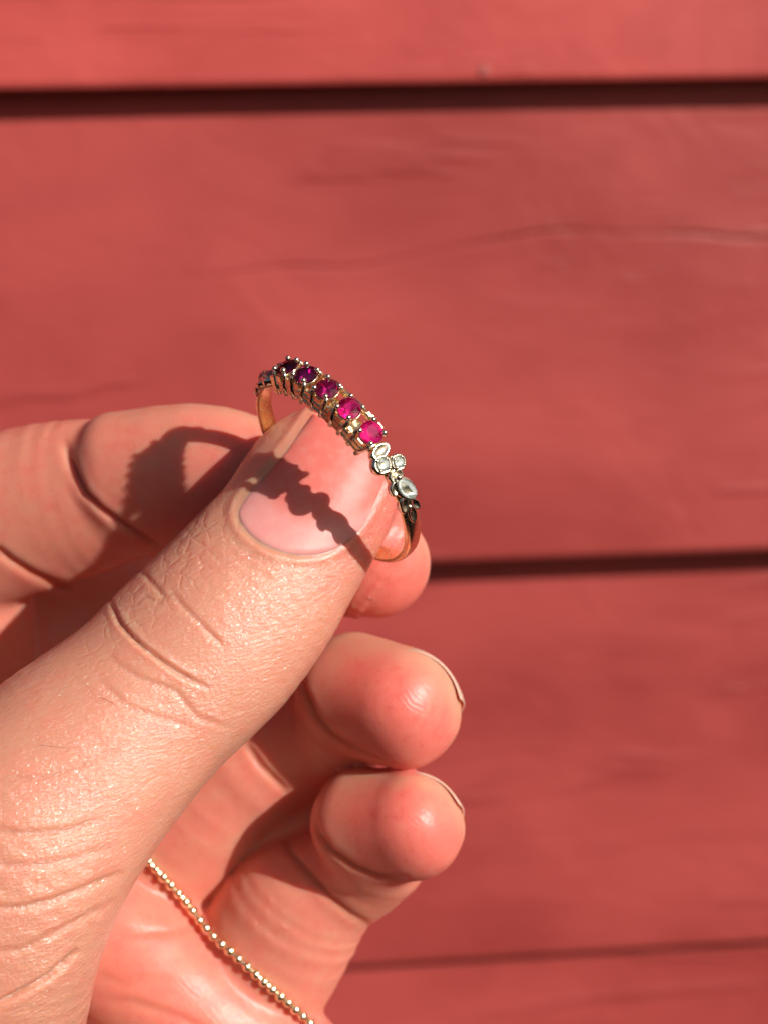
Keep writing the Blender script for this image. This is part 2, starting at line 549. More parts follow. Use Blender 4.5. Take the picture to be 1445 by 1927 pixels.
top_side = on_th & (no[:, 2] > 0.0) & (nsd < 60)
_ax = unit(np.array([0.70, -0.71]))
wallm = sstep(-150, -120, -(px-600)*_ax[0]-(py-900)*_ax[1]+0*px)   # fades out at the tip
disp += np.where(top_side, (-0.45*(1-sstep(-22, -9, nsd)) + 0.17*np.exp(-((nsd-9)/8.0)**2))*wallm, 0)
bvh0 = BVHTree.FromPolygons([Vector(v) for v in co], [tuple(p.vertices) for p in me.polygons])

def polyd(pts):
    """distance in px from each vertex's place in the photograph to a polyline, and the fraction along it"""
    pts = np.array(pts, float)
    best = np.full(nv, 1e9); fr = np.zeros(nv)
    seg = np.linalg.norm(np.diff(pts, axis=0), axis=1); cum = np.concatenate([[0], np.cumsum(seg)])
    for i in range(len(pts)-1):
        a, ab = pts[i], pts[i+1]-pts[i]
        t = np.clip(((px-a[0])*ab[0]+(py-a[1])*ab[1])/(ab@ab), 0, 1)
        d = np.hypot(px-a[0]-t*ab[0], py-a[1]-t*ab[1])
        m = d < best
        best[m] = d[m]; fr[m] = ((cum[i]+t*seg[i])/cum[-1])[m]
    return best, fr
front = no[:, 2] > -0.1
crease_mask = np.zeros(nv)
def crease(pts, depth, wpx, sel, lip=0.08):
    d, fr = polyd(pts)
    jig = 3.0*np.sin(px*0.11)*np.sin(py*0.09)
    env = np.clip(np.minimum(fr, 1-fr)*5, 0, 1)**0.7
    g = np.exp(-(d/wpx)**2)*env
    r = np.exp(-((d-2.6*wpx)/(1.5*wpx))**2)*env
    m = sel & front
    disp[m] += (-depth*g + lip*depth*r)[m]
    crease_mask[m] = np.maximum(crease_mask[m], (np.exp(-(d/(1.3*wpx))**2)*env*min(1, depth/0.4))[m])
T_ = on_th & (thd < 0.3)
crease([(206, 1118), (214, 1145), (226, 1172), (243, 1192), (268, 1216), (300, 1240), (330, 1262), (362, 1280), (398, 1296)], 0.40, 3.8, T_, 0.2)
crease([(318, 1105), (345, 1140), (372, 1166), (400, 1195), (428, 1222)], 0.16, 4.5, T_)
crease([(250, 1050), (266, 1072), (284, 1094), (300, 1112), (318, 1130)], 0.17, 4.5, T_)
crease([(270, 1120), (300, 1135), (312, 1118)], 0.10, 4, T_)
crease([(196, 1225), (222, 1250), (262, 1275), (330, 1300), (372, 1350), (440, 1372)], 0.13, 6, T_)
crease([(180, 1270), (240, 1330), (300, 1350), (370, 1372)], 0.10, 6, T_)
crease([(-20, 1893), (20, 1878), (60, 1856), (95, 1836), (122, 1812), (150, 1785)], 0.55, 5.5, T_)
crease([(-20, 1708), (40, 1708), (100, 1694), (160, 1672), (235, 1640)], 0.32, 6, T_)
crease([(-20, 1790), (40, 1788), (110, 1752), (180, 1715), (230, 1690)], 0.18, 7, T_)
crease([(-20, 1560), (50, 1568), (130, 1562), (200, 1540)], 0.18, 7, T_)
crease([(-20, 1625), (70, 1628), (150, 1612), (230, 1590)], 0.15, 7, T_)
crease([(-20, 1470), (80, 1462), (150, 1440), (240, 1400)], 0.10, 7, T_)
N_ = ~on_th
crease([(122, 826), (128, 860), (140, 895), (158, 930), (190, 960), (235, 992), (300, 1030)], 0.55, 6, N_, 0.12)
crease([(-20, 1022), (20, 1055), (60, 1080), (100, 1098), (140, 1112)], 0.5, 7, N_, 0.10)
crease([(566, 1262), (572, 1300), (592, 1346), (625, 1386), (668, 1414), (740, 1442)], 0.35, 6, N_, 0.10)
crease([(590, 1540), (598, 1570), (622, 1602), (665, 1632), (710, 1648), (770, 1652)], 0.35, 6, N_, 0.10)
crease([(532, 1568), (545, 1600), (575, 1640), (620, 1690), (660, 1722), (700, 1746)], 0.4, 7, N_, 0.10)
crease([(460, 1395), (490, 1440), (545, 1495)], 0.35, 7, N_, 0.10)
crease([(180, 1740), (240, 1755), (330, 1752), (420, 1720)], 0.12, 9, N_)
crease([(180, 1880), (250, 1885), (340, 1915), (430, 1960)], 0.18, 9, N_)
crease([(165, 1830), (230, 1850), (330, 1840)], 0.10, 9, N_)
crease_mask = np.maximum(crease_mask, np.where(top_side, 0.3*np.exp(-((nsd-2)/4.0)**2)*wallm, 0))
# soft unevenness of flesh
def vnoise(p, s, seed):
    r = np.random.RandomState(seed); out = np.zeros(len(p))
    for _ in range(7):
        kdir = r.normal(size=3); kdir *= s/np.linalg.norm(kdir)*r.uniform(0.6, 1.5)
        out += np.sin(p@kdir + r.uniform(0, 6.28))
    return out/7
padm = np.zeros(nv)
for ch in (IDX_D, MID_D, RNG_D):
    padm = np.maximum(padm, sstep(1.0, 0.2, local_of(ch)[0]))
disp += padm*(0.22*vnoise(co, 0.33, 21) + 0.05*vnoise(co, 0.9, 22))
nfar = sstep(14, 55, np.where(top_side, nsd, 90))
disp += 0.13*vnoise(co, 0.45, 3)*nfar + 0.05*vnoise(co, 1.2, 4)*nfar
co2 = co + no*disp[:, None]
me.vertices.foreach_set('co', ((co2-HO)*MM).astype(np.float32).ravel())
me.update()

# pigment and texture maps
pink = np.zeros(nv); ridge = np.zeros(nv)
for ch, lo_, hi_ in ((IDX_D, .1, 1), (MID_D, .1, 1), (RNG_D, .1, 1), (PNK_D, .1, 1)):
    d, q, x, y, z, R = local_of(ch)
    pal = sstep(0.55, -0.35, y/np.where(y > 0, R[:, 1], R[:, 2]))
    near = sstep(1.2, 0.3, d)
    tipm = 0.55 + 0.45*sstep(0.2, 0.9, q/ch.len[-1])
    pink = np.maximum(pink, pal*near*tipm)
    ridge = np.maximum(ridge, pal*near)
for ch in (PAD, PALM, ULN):
    d = local_of(ch)[0]
    pink = np.maximum(pink, 0.62*sstep(1.2, 0.3, d)); ridge = np.maximum(ridge, 0.6*sstep(1.2, 0.3, d))
for ch in (IDX_M, IDX_P, MID_M, MID_P, RNG_M, RNG_P, WEB, PNK_P, PNK_M):
    d = local_of(ch)[0]
    pink = np.maximum(pink, 0.48*sstep(1.2, 0.3, d)); ridge = np.maximum(ridge, 0.45*sstep(1.2, 0.3, d))
tp = 0.75*sstep(17, 4, ths)*sstep(-3.5, 5, -thx) + 0.25*sstep(10, 2, ths)
pink = np.where(on_th, np.maximum(tp, 0.05), pink)
ridge = np.where(on_th, 0.9*sstep(0.45, 0.75, -thx/thR[:, 0])*sstep(22, 12, ths), ridge)
net = np.where(on_th, sstep(0.15, 0.6, thx/thR[:, 0])*sstep(9, 16, ths)*sstep(44, 20, ths), 0)
thumbm = np.where(on_th, 1.0, 0.0)
thumbm *= sstep(2, 16, nsd)
def put(name, arr):
    a = me.attributes.new(name, 'FLOAT', 'POINT'); a.data.foreach_set('value', np.ascontiguousarray(arr, dtype=np.float32))
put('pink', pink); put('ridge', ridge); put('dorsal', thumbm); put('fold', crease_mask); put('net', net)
a = me.attributes.new('along', 'FLOAT_VECTOR', 'POINT')
a.data.foreach_set('vector', np.stack([ths, thx, thy], 1).astype(np.float32).ravel())

def mat_skin():
    s = NT('skin')
    co = s.n('ShaderNodeVectorMath', operation='SCALE'); s.l(s.coord(), co.inputs[0]); co.inputs['Scale'].default_value = 1000.0
    v = co.outputs[0]
    pk = s.attr('pink').outputs['Fac']; dr = s.attr('dorsal').outputs['Fac']; rg = s.attr('ridge').outputs['Fac']; fo = s.attr('fold').outputs['Fac']
    mot = s.noise(v, 0.35, 4, 0.6)
    mot2 = s.noise(v, 1.6, 3, 0.6)
    pkm = s.math('ADD', pk, s.math('MULTIPLY', s.math('SUBTRACT', mot, 0.5), 1.1), clamp=True)
    c = s.mix(pkm, (0.675, 0.312, 0.208), (0.75, 0.19, 0.15))
    c = s.mix(s.math('MULTIPLY', s.ramp(mot2, 0.5, 0.8), 0.25), c, (0.74, 0.31, 0.20))
    mot3 = s.noise(v, 0.75, 4, 0.65, 0.4)
    c = s.mix(s.math('MULTIPLY', s.ramp(mot3, 0.50, 0.72), 0.28), c, (0.73, 0.32, 0.235))
    c = s.mix(s.math('MULTIPLY', s.ramp(mot3, 0.48, 0.30), s.math('MULTIPLY', pk, 0.5)), c, (0.66, 0.12, 0.09))
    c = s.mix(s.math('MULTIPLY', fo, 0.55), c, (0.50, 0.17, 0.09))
    # fine relief: cells, slanted wrinkles on the thumb, print ridges on the pads
    vor = s.n('ShaderNodeTexVoronoi', feature='F1'); s.l(s.mapping(v, (1, 1, 1)), vor.inputs['Vector']); vor.inputs['Scale'].default_value = 2.6
    fine = s.noise(v, 4.5, 4, 0.65, 0.3)
    wr = s.noise(s.mapping(s.mapping(v, rot=(0, 0, math.radians(-16))), (0.30, 1.7, 0.9)), 1.5, 4, 0.6, 0.5)
    wv = s.n('ShaderNodeTexWave', wave_type='BANDS', bands_direction='DIAGONAL')
    s.l(v, wv.inputs['Vector']); wv.inputs['Scale'].default_value = 1.15
    wv.inputs['Distortion'].default_value = 5.0; wv.inputs['Detail'].default_value = 1.5; wv.inputs['Detail Scale'].default_value = 0.35
    vn = s.n('ShaderNodeTexVoronoi', feature='DISTANCE_TO_EDGE'); vn.inputs['Scale'].default_value = 0.62; vn.inputs['Randomness'].default_value = 0.9
    wob = s.n('ShaderNodeTexNoise'); s.l(v, wob.inputs['Vector']); wob.inputs['Scale'].default_value = 0.8
    wa = s.n('ShaderNodeVectorMath', operation='ADD'); s.l(v, wa.inputs[0]); s.l(wob.outputs['Color'], wa.inputs[1])
    s.l(s.mapping(wa.outputs[0], (1, 1, 0.7), (0, 0, 0.7)), vn.inputs['Vector'])
    nett = s.attr('net').outputs['Fac']
    b = s.bump(s.ramp(vn.outputs['Distance'], 0.0, 0.14), s.math('MULTIPLY', nett, 0.32), 0.00016)
    b = s.bump(wr, s.math('MULTIPLY', dr, 0.4), 0.00016, b)
    b = s.bump(vor.outputs['Distance'], s.math('MULTIPLY_ADD', dr, 0.16, 0.06), 0.00008, b)
    b0 = b
    b = s.bump(fine, s.math('MULTIPLY_ADD', dr, 0.14, 0.12), 0.00008, b)
    spark = s.noise(s.mapping(s.mapping(v, rot=(0, 0, math.radians(-16))), (0.38, 1.35, 1.0)), 2.7, 3, 0.65, 0.5)
    cb = s.bump(spark, s.math('MULTIPLY_ADD', dr, 0.75, 0.25), 0.00020, b)
    cb = s.bump(vor.outputs['Distance'], s.math('MULTIPLY_ADD', dr, 0.5, 0.1), 0.00008, cb)
    rgm = s.math('MULTIPLY', rg, s.ramp(s.noise(v, 0.55, 3, 0.6), 0.35, 0.65))
    b = s.bump(wv.outputs['Fac'], s.math('MULTIPLY', rgm, 0.30), 0.00003, b)
    cb = s.bump(wv.outputs['Fac'], s.math('MULTIPLY', rgm, 1.0), 0.00004, cb)
    b = s.bump(spark, s.math('MULTIPLY_ADD', dr, 0.30, 0.08), 0.00020, b)
    s.l(cb, s.b.inputs['Coat Normal'])
    s.l(b, s.b.inputs['Normal'])
    s.set(Base_Color=c, Roughness=s.ramp(fine, 0.3, 0.7, 0.36, 0.48), IOR=1.4, Coat_Weight=s.math('MULTIPLY_ADD', dr, 0.86, 0.14), Coat_Roughness=s.math('MULTIPLY_ADD', dr, -0.16, 0.30), Coat_IOR=1.6)
    s.set(Subsurface_Weight=1.0, Subsurface_Scale=0.0022)
    s.b.inputs['Subsurface Radius'].default_value = (1.0, 0.27, 0.14)
    s.b.subsurface_method = 'RANDOM_WALK'
    return s.m
SKIN = mat_skin()
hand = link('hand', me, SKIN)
place(hand, HO)
tag(hand, 'bare hand pinching the gemstone ring between its thumb and forefinger', 'hand')

# ---- nails
def mat_nail(name, c0, c1, rough=0.22):
    s = NT(name)
    base_fac = s.attr('base_tone').outputs['Fac']
    v = s.mapping(s.coord(), (1000, 1000, 1000))
    n = s.noise(v, 0.9, 3, 0.5)
    c = s.mix(base_fac, c0, c1)
    c = s.mix(s.math('MULTIPLY', s.ramp(n, 0.4, 0.7), 0.15), c, (0.85, 0.5, 0.45))
    s.set(Base_Color=c, Roughness=rough, IOR=1.45, Specular_IOR_Level=0.35, Subsurface_Weight=0.8, Subsurface_Scale=0.0011)
    s.b.inputs['Subsurface Radius'].default_value = (1.0, 0.32, 0.24)
    s.l(s.bump(s.noise(s.mapping(v, (1, 1, 1)), 2.2, 2, 0.5), 0.15, 0.00005), s.b.inputs['Normal'])
    return s.m
NAIL = mat_nail('nail_plate', (0.80, 0.19, 0.155), (0.82, 0.31, 0.285), 0.42)  # second colour is paler: the nail's sunlit base painted in
NAIL_EDGE = mat_nail('nail_edge', (0.80, 0.43, 0.33), (0.80, 0.40, 0.32), 0.3)

def make_nail(name, nail, length, over, lift_b, lift_t, mat, flat=0.0, thick=0.35, nu=28, nw=30):
    ch = nail.ch
    L = ch.len[-1]
    top, bot, base_fac = [], [], []
    for i in range(nu+1):
        u = i/nu                      # 0 at the free edge
        sq = -over + u*(length+over)
        q = L - sq
        for j in range(nw+1):
            t = -1 + 2*j/nw
            # outline: rounded at the free edge and at the base
            wfac = 1.0
            q2 = q
            edge = 0.9*(t*t)*over if u == 0 else 0
            base = u*u*(t*t)*length*0.22
            tipc = (1-u)**2*(t*t)*over*0.9
            dq = (-base + tipc)
            q2 = q - dq
            p, tn, dor, side, R = ch.at(q2)
            qq = min(max(q2, 0), 0.78*L)
            R = ch.at(qq)[4]
            if flat < 0:
                zz = min(max(q2-L, 0)/(ch.cap[1]*1.07), 0.995)
                R = ch.at(min(q2, L))[4]
                pw_ = ch.pw
                R = R*((1-zz**pw_)/(abs(math.sin(nail.phi*t))**pw_+abs(math.cos(nail.phi*t))**pw_))**(1/pw_)
            ang = nail.phi*t
            lift = lift_b + (lift_t-lift_b)*(1-u) - ((0.45*abs(t)**4*u + 0.3*abs(t)**8) if flat < 0 else 0)
            pos = p + side*math.sin(ang)*(R[0]+lift) + dor*(math.cos(ang)*(R[1]+lift))
            nrm = unit(side*math.sin(ang)/R[0] + dor*math.cos(ang)/R[1])
            top.append(pos); bot.append(pos - nrm*thick)
            base_fac.append(u)
    n = (nu+1)*(nw+1)
    V = np.array(top+bot)
    Fc = []
    idx = lambda i, j: i*(nw+1)+j
    for i in range(nu):
        for j in range(nw):
            a, b, c, d = idx(i, j), idx(i, j+1), idx(i+1, j+1), idx(i+1, j)
            Fc.append((a, b, c, d)); Fc.append((a+n, d+n, c+n, b+n))
    rim = [idx(0, j) for j in range(nw+1)] + [idx(i, nw) for i in range(1, nu+1)] + [idx(nu, j) for j in range(nw-1, -1, -1)] + [idx(i, 0) for i in range(nu-1, 0, -1)]
    for a, b in zip(rim, rim[1:]+rim[:1]):
        Fc.append((a, a+n, b+n, b))
    org = V.mean(0)
    m_ = mesh_np(name, (V-org)*MM, Fc)
    bmm = bmesh.new(); bmm.from_mesh(m_); bmesh.ops.recalc_face_normals(bmm, faces=bmm.faces); bmm.to_mesh(m_); bmm.free()
    at_ = m_.attributes.new('base_tone', 'FLOAT', 'POINT')
    base_fac = np.array(base_fac+base_fac)
    at_.data.foreach_set('value', sstep(0.5, 0.72, base_fac).astype(np.float32))
    o = link(name, m_, mat, hand)
    o.location = Vector((org-HO)*MM)
    return o
def thumbnail():
    nu, nw = 70, 60
    left = dense(np.concatenate([NL, NB[1:3]]), 200, 200); right = dense(np.concatenate([NR, NB[::-1][1:3]]), 200, 200)
    base = OUT
    ctr = np.array([575.0, 930.0])
    grid = np.zeros((nu+1, nw+1, 2))
    # rows run from the tip to the base; the last rows bend into the rounded base
    i0 = np.argmin(np.hypot(*(OUT-NB[0]).T)); i1 = np.argmin(np.hypot(*(OUT-NB[-1]).T))
    L_ = spl(OUT[:i0+1], np.linspace(0, 1, nu+1)); R_ = spl(OUT[i1:][::-1], np.linspace(0, 1, nu+1)); B_ = spl(OUT[i0:i1+1], np.linspace(0, 1, nw+1))
    T_ = np.stack([np.linspace(L_[0][k], R_[0][k], nw+1) for k in (0, 1)], -1)
    v = np.linspace(0, 1, nw+1)[None, :, None]; u = np.linspace(0, 1, nu+1)[:, None, None]
    G = (1-v)*L_[:, None]+v*R_[:, None] + (1-u)*T_[None]+u*B_[None] - ((1-u)*(1-v)*L_[0]+(1-u)*v*R_[0]+u*(1-v)*L_[-1]+u*v*R_[-1])
    G = ctr + (G-ctr)*1.035           # the rim tucks under the skin folds
    pts = np.full((nu+1, nw+1, 3), np.nan)
    o_ = Vector((0, 0, D))
    for i in range(nu+1):
        for j in range(nw+1):
            d_ = (Vector(P(G[i, j, 0], G[i, j, 1], 0))-o_).normalized()
            h = bvh0.ray_cast(o_, d_)
            if h[0] is not None and h[0].z > -13.5:
                pts[i, j] = h[0]
    r0 = int(nu*0.34)
    for j in range(nw+1):             # gaps: fill along the row direction
        col = pts[:, j]
        ok = ~np.isnan(col[:, 0])
        ok[:r0] = False
        ids = np.where(ok)[0]
        for k in range(3):
            col[:, k] = np.interp(np.arange(nu+1), ids, col[ids, k])
        k0, k1 = ids[0], ids[min(14, len(ids)-1)]
        sl_ = (col[k0]-col[k1])/(k1-k0)
        for i in range(k0):
            col[i] = col[k0] + sl_*(k0-i)*0.9 - np.array([0, 0, 0.0006])*(k0-i)**2
    for _ in range(12):
        q = pts.copy()
        q[1:-1] = 0.5*pts[1:-1]+0.25*(pts[:-2]+pts[2:])
        pts = q
        q = pts.copy(); q[:, 1:-1] = 0.5*pts[:, 1:-1]+0.25*(pts[:, :-2]+pts[:, 2:]); pts = q
    nr = np.cross(np.gradient(pts, axis=0), np.gradient(pts, axis=1))
    nr /= np.linalg.norm(nr, axis=2, keepdims=True)+1e-9
    if nr[nu//2, nw//2, 2] < 0: nr = -nr
    uu = np.linspace(0, 1, nu+1)[:, None]*np.ones((1, nw+1)); vv = np.ones((nu+1, 1))*np.linspace(-1, 1, nw+1)[None]
    lift = 0.10 + 0.12*(1-vv**2) - 0.45*np.abs(vv)**14 - 0.45*np.clip((uu-0.93)/0.07, 0, 1)**2
    top = pts + nr*lift[..., None]; bot = top - nr*0.38
    n = (nu+1)*(nw+1)
    V = np.concatenate([top.reshape(-1, 3), bot.reshape(-1, 3)])
    idx = lambda i, j: i*(nw+1)+j
    Fc = []
    for i in range(nu):
        for j in range(nw):
            a_, b_, c_, d_ = idx(i, j), idx(i, j+1), idx(i+1, j+1), idx(i+1, j)
            Fc.append((a_, b_, c_, d_)); Fc.append((a_+n, d_+n, c_+n, b_+n))
    rim = [idx(0, j) for j in range(nw+1)] + [idx(i, nw) for i in range(1, nu+1)] + [idx(nu, j) for j in range(nw-1, -1, -1)] + [idx(i, 0) for i in range(nu-1, 0, -1)]
    for a_, b_ in zip(rim, rim[1:]+rim[:1]):
        Fc.append((a_, a_+n, b_+n, b_))
    org = V.mean(0)
    m_ = mesh_np('fingernail', (V-org)*MM, Fc)
    bmm = bmesh.new(); bmm.from_mesh(m_); bmesh.ops.recalc_face_normals(bmm, faces=bmm.faces); bmm.to_mesh(m_); bmm.free()
    at_ = m_.attributes.new('base_tone', 'FLOAT', 'POINT')
    base_u = sstep(0.62, 0.80, uu + 0.06*vv**2).reshape(-1)  # paler towards the base, standing in for light beyond the ring's shadow
    at_.data.foreach_set('value', np.concatenate([base_u, base_u]).astype(np.float32))
    o = link('fingernail', m_, NAIL, hand)
    o.location = Vector((org-HO)*MM)
    o['label'] = 'wide pink thumbnail with its base coloured paler as if lit'
thumbnail()
make_nail('fingernail', Nail(IDX_D, math.radians(46)), 8.0, 4.7, 0.0, 0.15, NAIL_EDGE, -1, 0.24)
make_nail('fingernail', Nail(MID_D, math.radians(66)), 3.6, 6.2, -0.2, 0.04, NAIL_EDGE, -1, 0.22)
make_nail('fingernail', Nail(RNG_D, math.radians(66)), 3.2, 5.4, -0.2, 0.04, NAIL_EDGE, -1, 0.22)

bvh = BVHTree.FromPolygons([Vector(v) for v in co2], [tuple(p.vertices) for p in me.polygons])
def on_hand(pxx, pyy):
    o_ = Vector((0, 0, D)); d_ = (Vector(P(pxx, pyy, 0))-o_).normalized()
    h = bvh.ray_cast(o_, d_)
    return (np.array(h[0]), np.array(h[1])) if h[0] else (None, None)

# a few fine dark hairs on the thumb
def tube(path, radii, n=6, closed=False):
    path = [np.asarray(p, float) for p in path]
    m_ = len(path); vs, fs = [], []
    ref = np.array([0.3, 0.5, 0.8])
    for i, p in enumerate(path):
        tg = unit(path[(i+1) % m_ if closed else min(i+1, m_-1)] - path[i-1 if closed else max(i-1, 0)])
        s_ = unit(np.cross(tg, ref)); n_ = np.cross(s_, tg)
        r = radii[i] if hasattr(radii, '__len__') else radii
        for k in range(n):
            a_ = 2*math.pi*k/n
            vs.append(p + (s_*math.cos(a_)+n_*math.sin(a_))*r)
    for i in range(m_ if closed else m_-1):
        for k in range(n):
            i2 = (i+1) % m_
            fs.append((i*n+k, i*n+(k+1) % n, i2*n+(k+1) % n, i2*n+k))
    if not closed:
        fs.append(tuple(range(n))[::-1]); fs.append(tuple((m_-1)*n+k for k in range(n)))
    return vs, fs
hairm = NT('hair'); hairm.set(Base_Color=(0.10, 0.05, 0.03), Roughness=0.4)
HV, HF = [], []
for pts in ([(185, 1312), (200, 1316), (212, 1323), (219, 1328)], [(75, 1402), (105, 1406), (136, 1408)]):
    path = []
    for i, (a_, b_) in enumerate(pts):
        h, n_ = on_hand(a_, b_)
        path.append(h + n_*(0.02+0.10*math.sin(math.pi*i/(len(pts)-1))))
    v_, f_ = tube(path, [0.013]*(len(pts)-1)+[0.006], 5)
    HF += [tuple(i+len(HV) for i in f) for f in f_]; HV += v_
o = link('hair', mesh_np('hair', (np.array(HV)-HO)*MM, HF), hairm.m, hand)
o['kind'] = 'stuff'

# ------------------------------------------------------------------ the ring
def mat_gold(name, col, rough=0.16):
    s = NT(name)
    v = s.mapping(s.coord(), (1000, 1000, 1000))
    n = s.noise(v, 1.1, 2, 0.5)
    s.set(Base_Color=s.mix(s.ramp(n, 0.35, 0.7), col, tuple(c*0.93 for c in col)), Metallic=1.0, Roughness=s.ramp(n, 0.3, 0.7, rough*0.85, rough*1.2))
    s.l(s.bump(n, 0.10, 0.00003), s.b.inputs['Normal'])
    return s.m
GOLD = mat_gold('yellow_gold', (1.0, 0.81, 0.52), 0.26)
PALE = mat_gold('pale_gold', (0.94, 0.87, 0.69), 0.24)
def mat_crown(name, tinted):
    s = NT(name)
    tr = s.n('ShaderNodeBsdfTransparent')
    if tinted:
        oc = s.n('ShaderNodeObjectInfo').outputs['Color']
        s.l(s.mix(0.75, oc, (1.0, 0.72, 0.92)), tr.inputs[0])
    else:
        tr.inputs[0].default_value = (0.94, 0.97, 0.97, 1)
    gl = s.n('ShaderNodeBsdfGlossy'); gl.inputs['Roughness'].default_value = 0.03
    fr = s.n('ShaderNodeFresnel'); fr.inputs[0].default_value = 1.76
    mx = s.n('ShaderNodeMixShader')
    s.l(fr.outputs[0], mx.inputs[0]); s.l(tr.outputs[0], mx.inputs[1]); s.l(gl.outputs[0], mx.inputs[2])
    s.t.nodes.remove(s.b)
    s.l(mx.outputs[0], s.out.inputs[0])
    return s.m
def mat_pavilion(name, tinted):
    s = NT(name)
    if tinted:
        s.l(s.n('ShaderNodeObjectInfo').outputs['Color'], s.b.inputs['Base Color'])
    else:
        s.set(Base_Color=(0.86, 0.90, 0.90))
    s.set(Metallic=0.62 if tinted else 0.15, Roughness=0.2)
    return s.m
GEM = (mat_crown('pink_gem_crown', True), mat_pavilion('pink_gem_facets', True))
DIA = (mat_crown('clear_gem_crown', False), mat_pavilion('clear_gem_facets', False))

RU = np.array([0.626, -0.779, 0.0]); RN = np.array([0.779, 0.626, 0.0])
RG = RN*0.384 + np.array([0, 0, 0.923]); RA = np.cross(RU, RG)
RC = P(633, 881, -5.6)
ring = bpy.data.objects.new('gemstone_ring', None)
COL.objects.link(ring)
place(ring, RC)
tag(ring, 'thin gold ring with a row of five small pink gemstones, held up in the fingertips', 'ring')
def rp(phi_deg, r, ax):
    a_ = math.radians(phi_deg)
    return (RU*math.cos(a_) + RG*math.sin(a_))*r + RA*ax
def rframe(phi_deg):
    a_ = math.radians(phi_deg)
    return -RU*math.sin(a_) + RG*math.cos(a_), RA, RU*math.cos(a_)+RG*math.sin(a_)   # tangent, axial, radial
def glink(V, Fc, name, mats, parent):
    o = rlink(name, V, Fc, mats[0], parent, smooth=False)
    o.data.materials.append(mats[1])
    c_, ez_ = np.array(V[:8]).mean(0), unit(np.array(V[:8]).mean(0)-np.array(V[56]))
    org = np.array(V).mean(0)
    g_ = np.mean([(np.array(v)-org)@ez_ for v in V[16:48]])
    for p in o.data.polygons:
        if np.array(p.center)/MM@ez_ < g_-0.02:
            p.material_index = 1
    return o
def rlink(name, V, Fc, mat, parent=ring, origin=None, smooth=True):
    V = np.array(V)
    org = V.mean(0) if origin is None else origin
    m_ = mesh_np(name, (V-org)*MM, Fc, smooth)
    bmm = bmesh.new(); bmm.from_mesh(m_); bmesh.ops.recalc_face_normals(bmm, faces=bmm.faces); bmm.to_mesh(m_); bmm.free()
    o = link(name, m_, mat, parent)
    po = getattr(parent, '_', None)
    o['o'] = list(org)
    base = np.array(parent['o']) if 'o' in parent.keys() else np.zeros(3)
    o.location = Vector((org-base)*MM)
    return o
# shank: a swept D-section, thin under the head, with a soft ridge along each edge
prof = []
for k in range(22):
    a_ = 2*math.pi*k/22
    cx_, sy_ = math.cos(a_), math.sin(a_)
    prof.append((sy_, cx_))
V, Fc = [], []
NS = 160
for i in range(NS):
    ph = 360*i/NS
    dtop = abs((ph-119+180) % 360-180)
    wd = 0.88 - 0.20*sstep(70, 40, np.array(dtop))
    rr = 10.05 - 0.35*sstep(62, 45, np.array(dtop))
    th_ = 0.54 - 0.14*sstep(62, 45, np.array(dtop))
    for (sr, sa) in prof:
        rad_ = rr + (th_*sr if sr > 0 else 0.42*th_*np.sign(sr)*abs(sr)**0.6)
        axl = wd*np.sign(sa)*abs(sa)**0.7
        V.append(rp(ph, rad_, axl))
n_ = len(prof)
for i in range(NS):
    for k in range(n_):
        i2 = (i+1) % NS
        Fc.append((i*n_+k, i*n_+(k+1) % n_, i2*n_+(k+1) % n_, i2*n_+k))
rlink('band', V, Fc, GOLD, origin=np.zeros(3))

def box_pts(c, ex, ey, ez, taper=1.0):
    vs = []
    for z_ in (-1, 1):
        k = taper if z_ > 0 else 1
        for (x_, y_) in ((-1, -1), (1, -1), (1, 1), (-1, 1)):
            vs.append(c + ex*x_*k + ey*y_*k + ez*z_)
    return vs, [(0, 3, 2, 1), (4, 5, 6, 7), (0, 1, 5, 4), (1, 2, 6, 5), (2, 3, 7, 6), (3, 0, 4, 7)]
def ball(c, r, n=10, m=7, sq=(1, 1, 1), ax=None):
    ax = ax or (np.array([1., 0, 0]), np.array([0, 1., 0]), np.array([0, 0, 1.]))
    vs, fs = [c + ax[2]*r*sq[2]], []
    for i in range(1, m):
        t = math.pi*i/m
        for k in range(n):
            a_ = 2*math.pi*k/n
            vs.append(c + ax[0]*r*sq[0]*math.sin(t)*math.cos(a_) + ax[1]*r*sq[1]*math.sin(t)*math.sin(a_) + ax[2]*r*sq[2]*math.cos(t))
    vs.append(c - ax[2]*r*sq[2])
    for k in range(n):
        fs.append((0, 1+k, 1+(k+1) % n))
        fs.append((len(vs)-1, 1+(m-2)*n+(k+1) % n, 1+(m-2)*n+k))
    for i in range(m-2):
        for k in range(n):
            fs.append((1+i*n+k, 1+(i+1)*n+k, 1+(i+1)*n+(k+1) % n, 1+i*n+(k+1) % n))
    return vs, fs
def join(*parts):
    V, Fc = [], []
    for v_, f_ in parts:
        Fc += [tuple(i+len(V) for i in f) for f in f_]; V += list(v_)
    return V, Fc
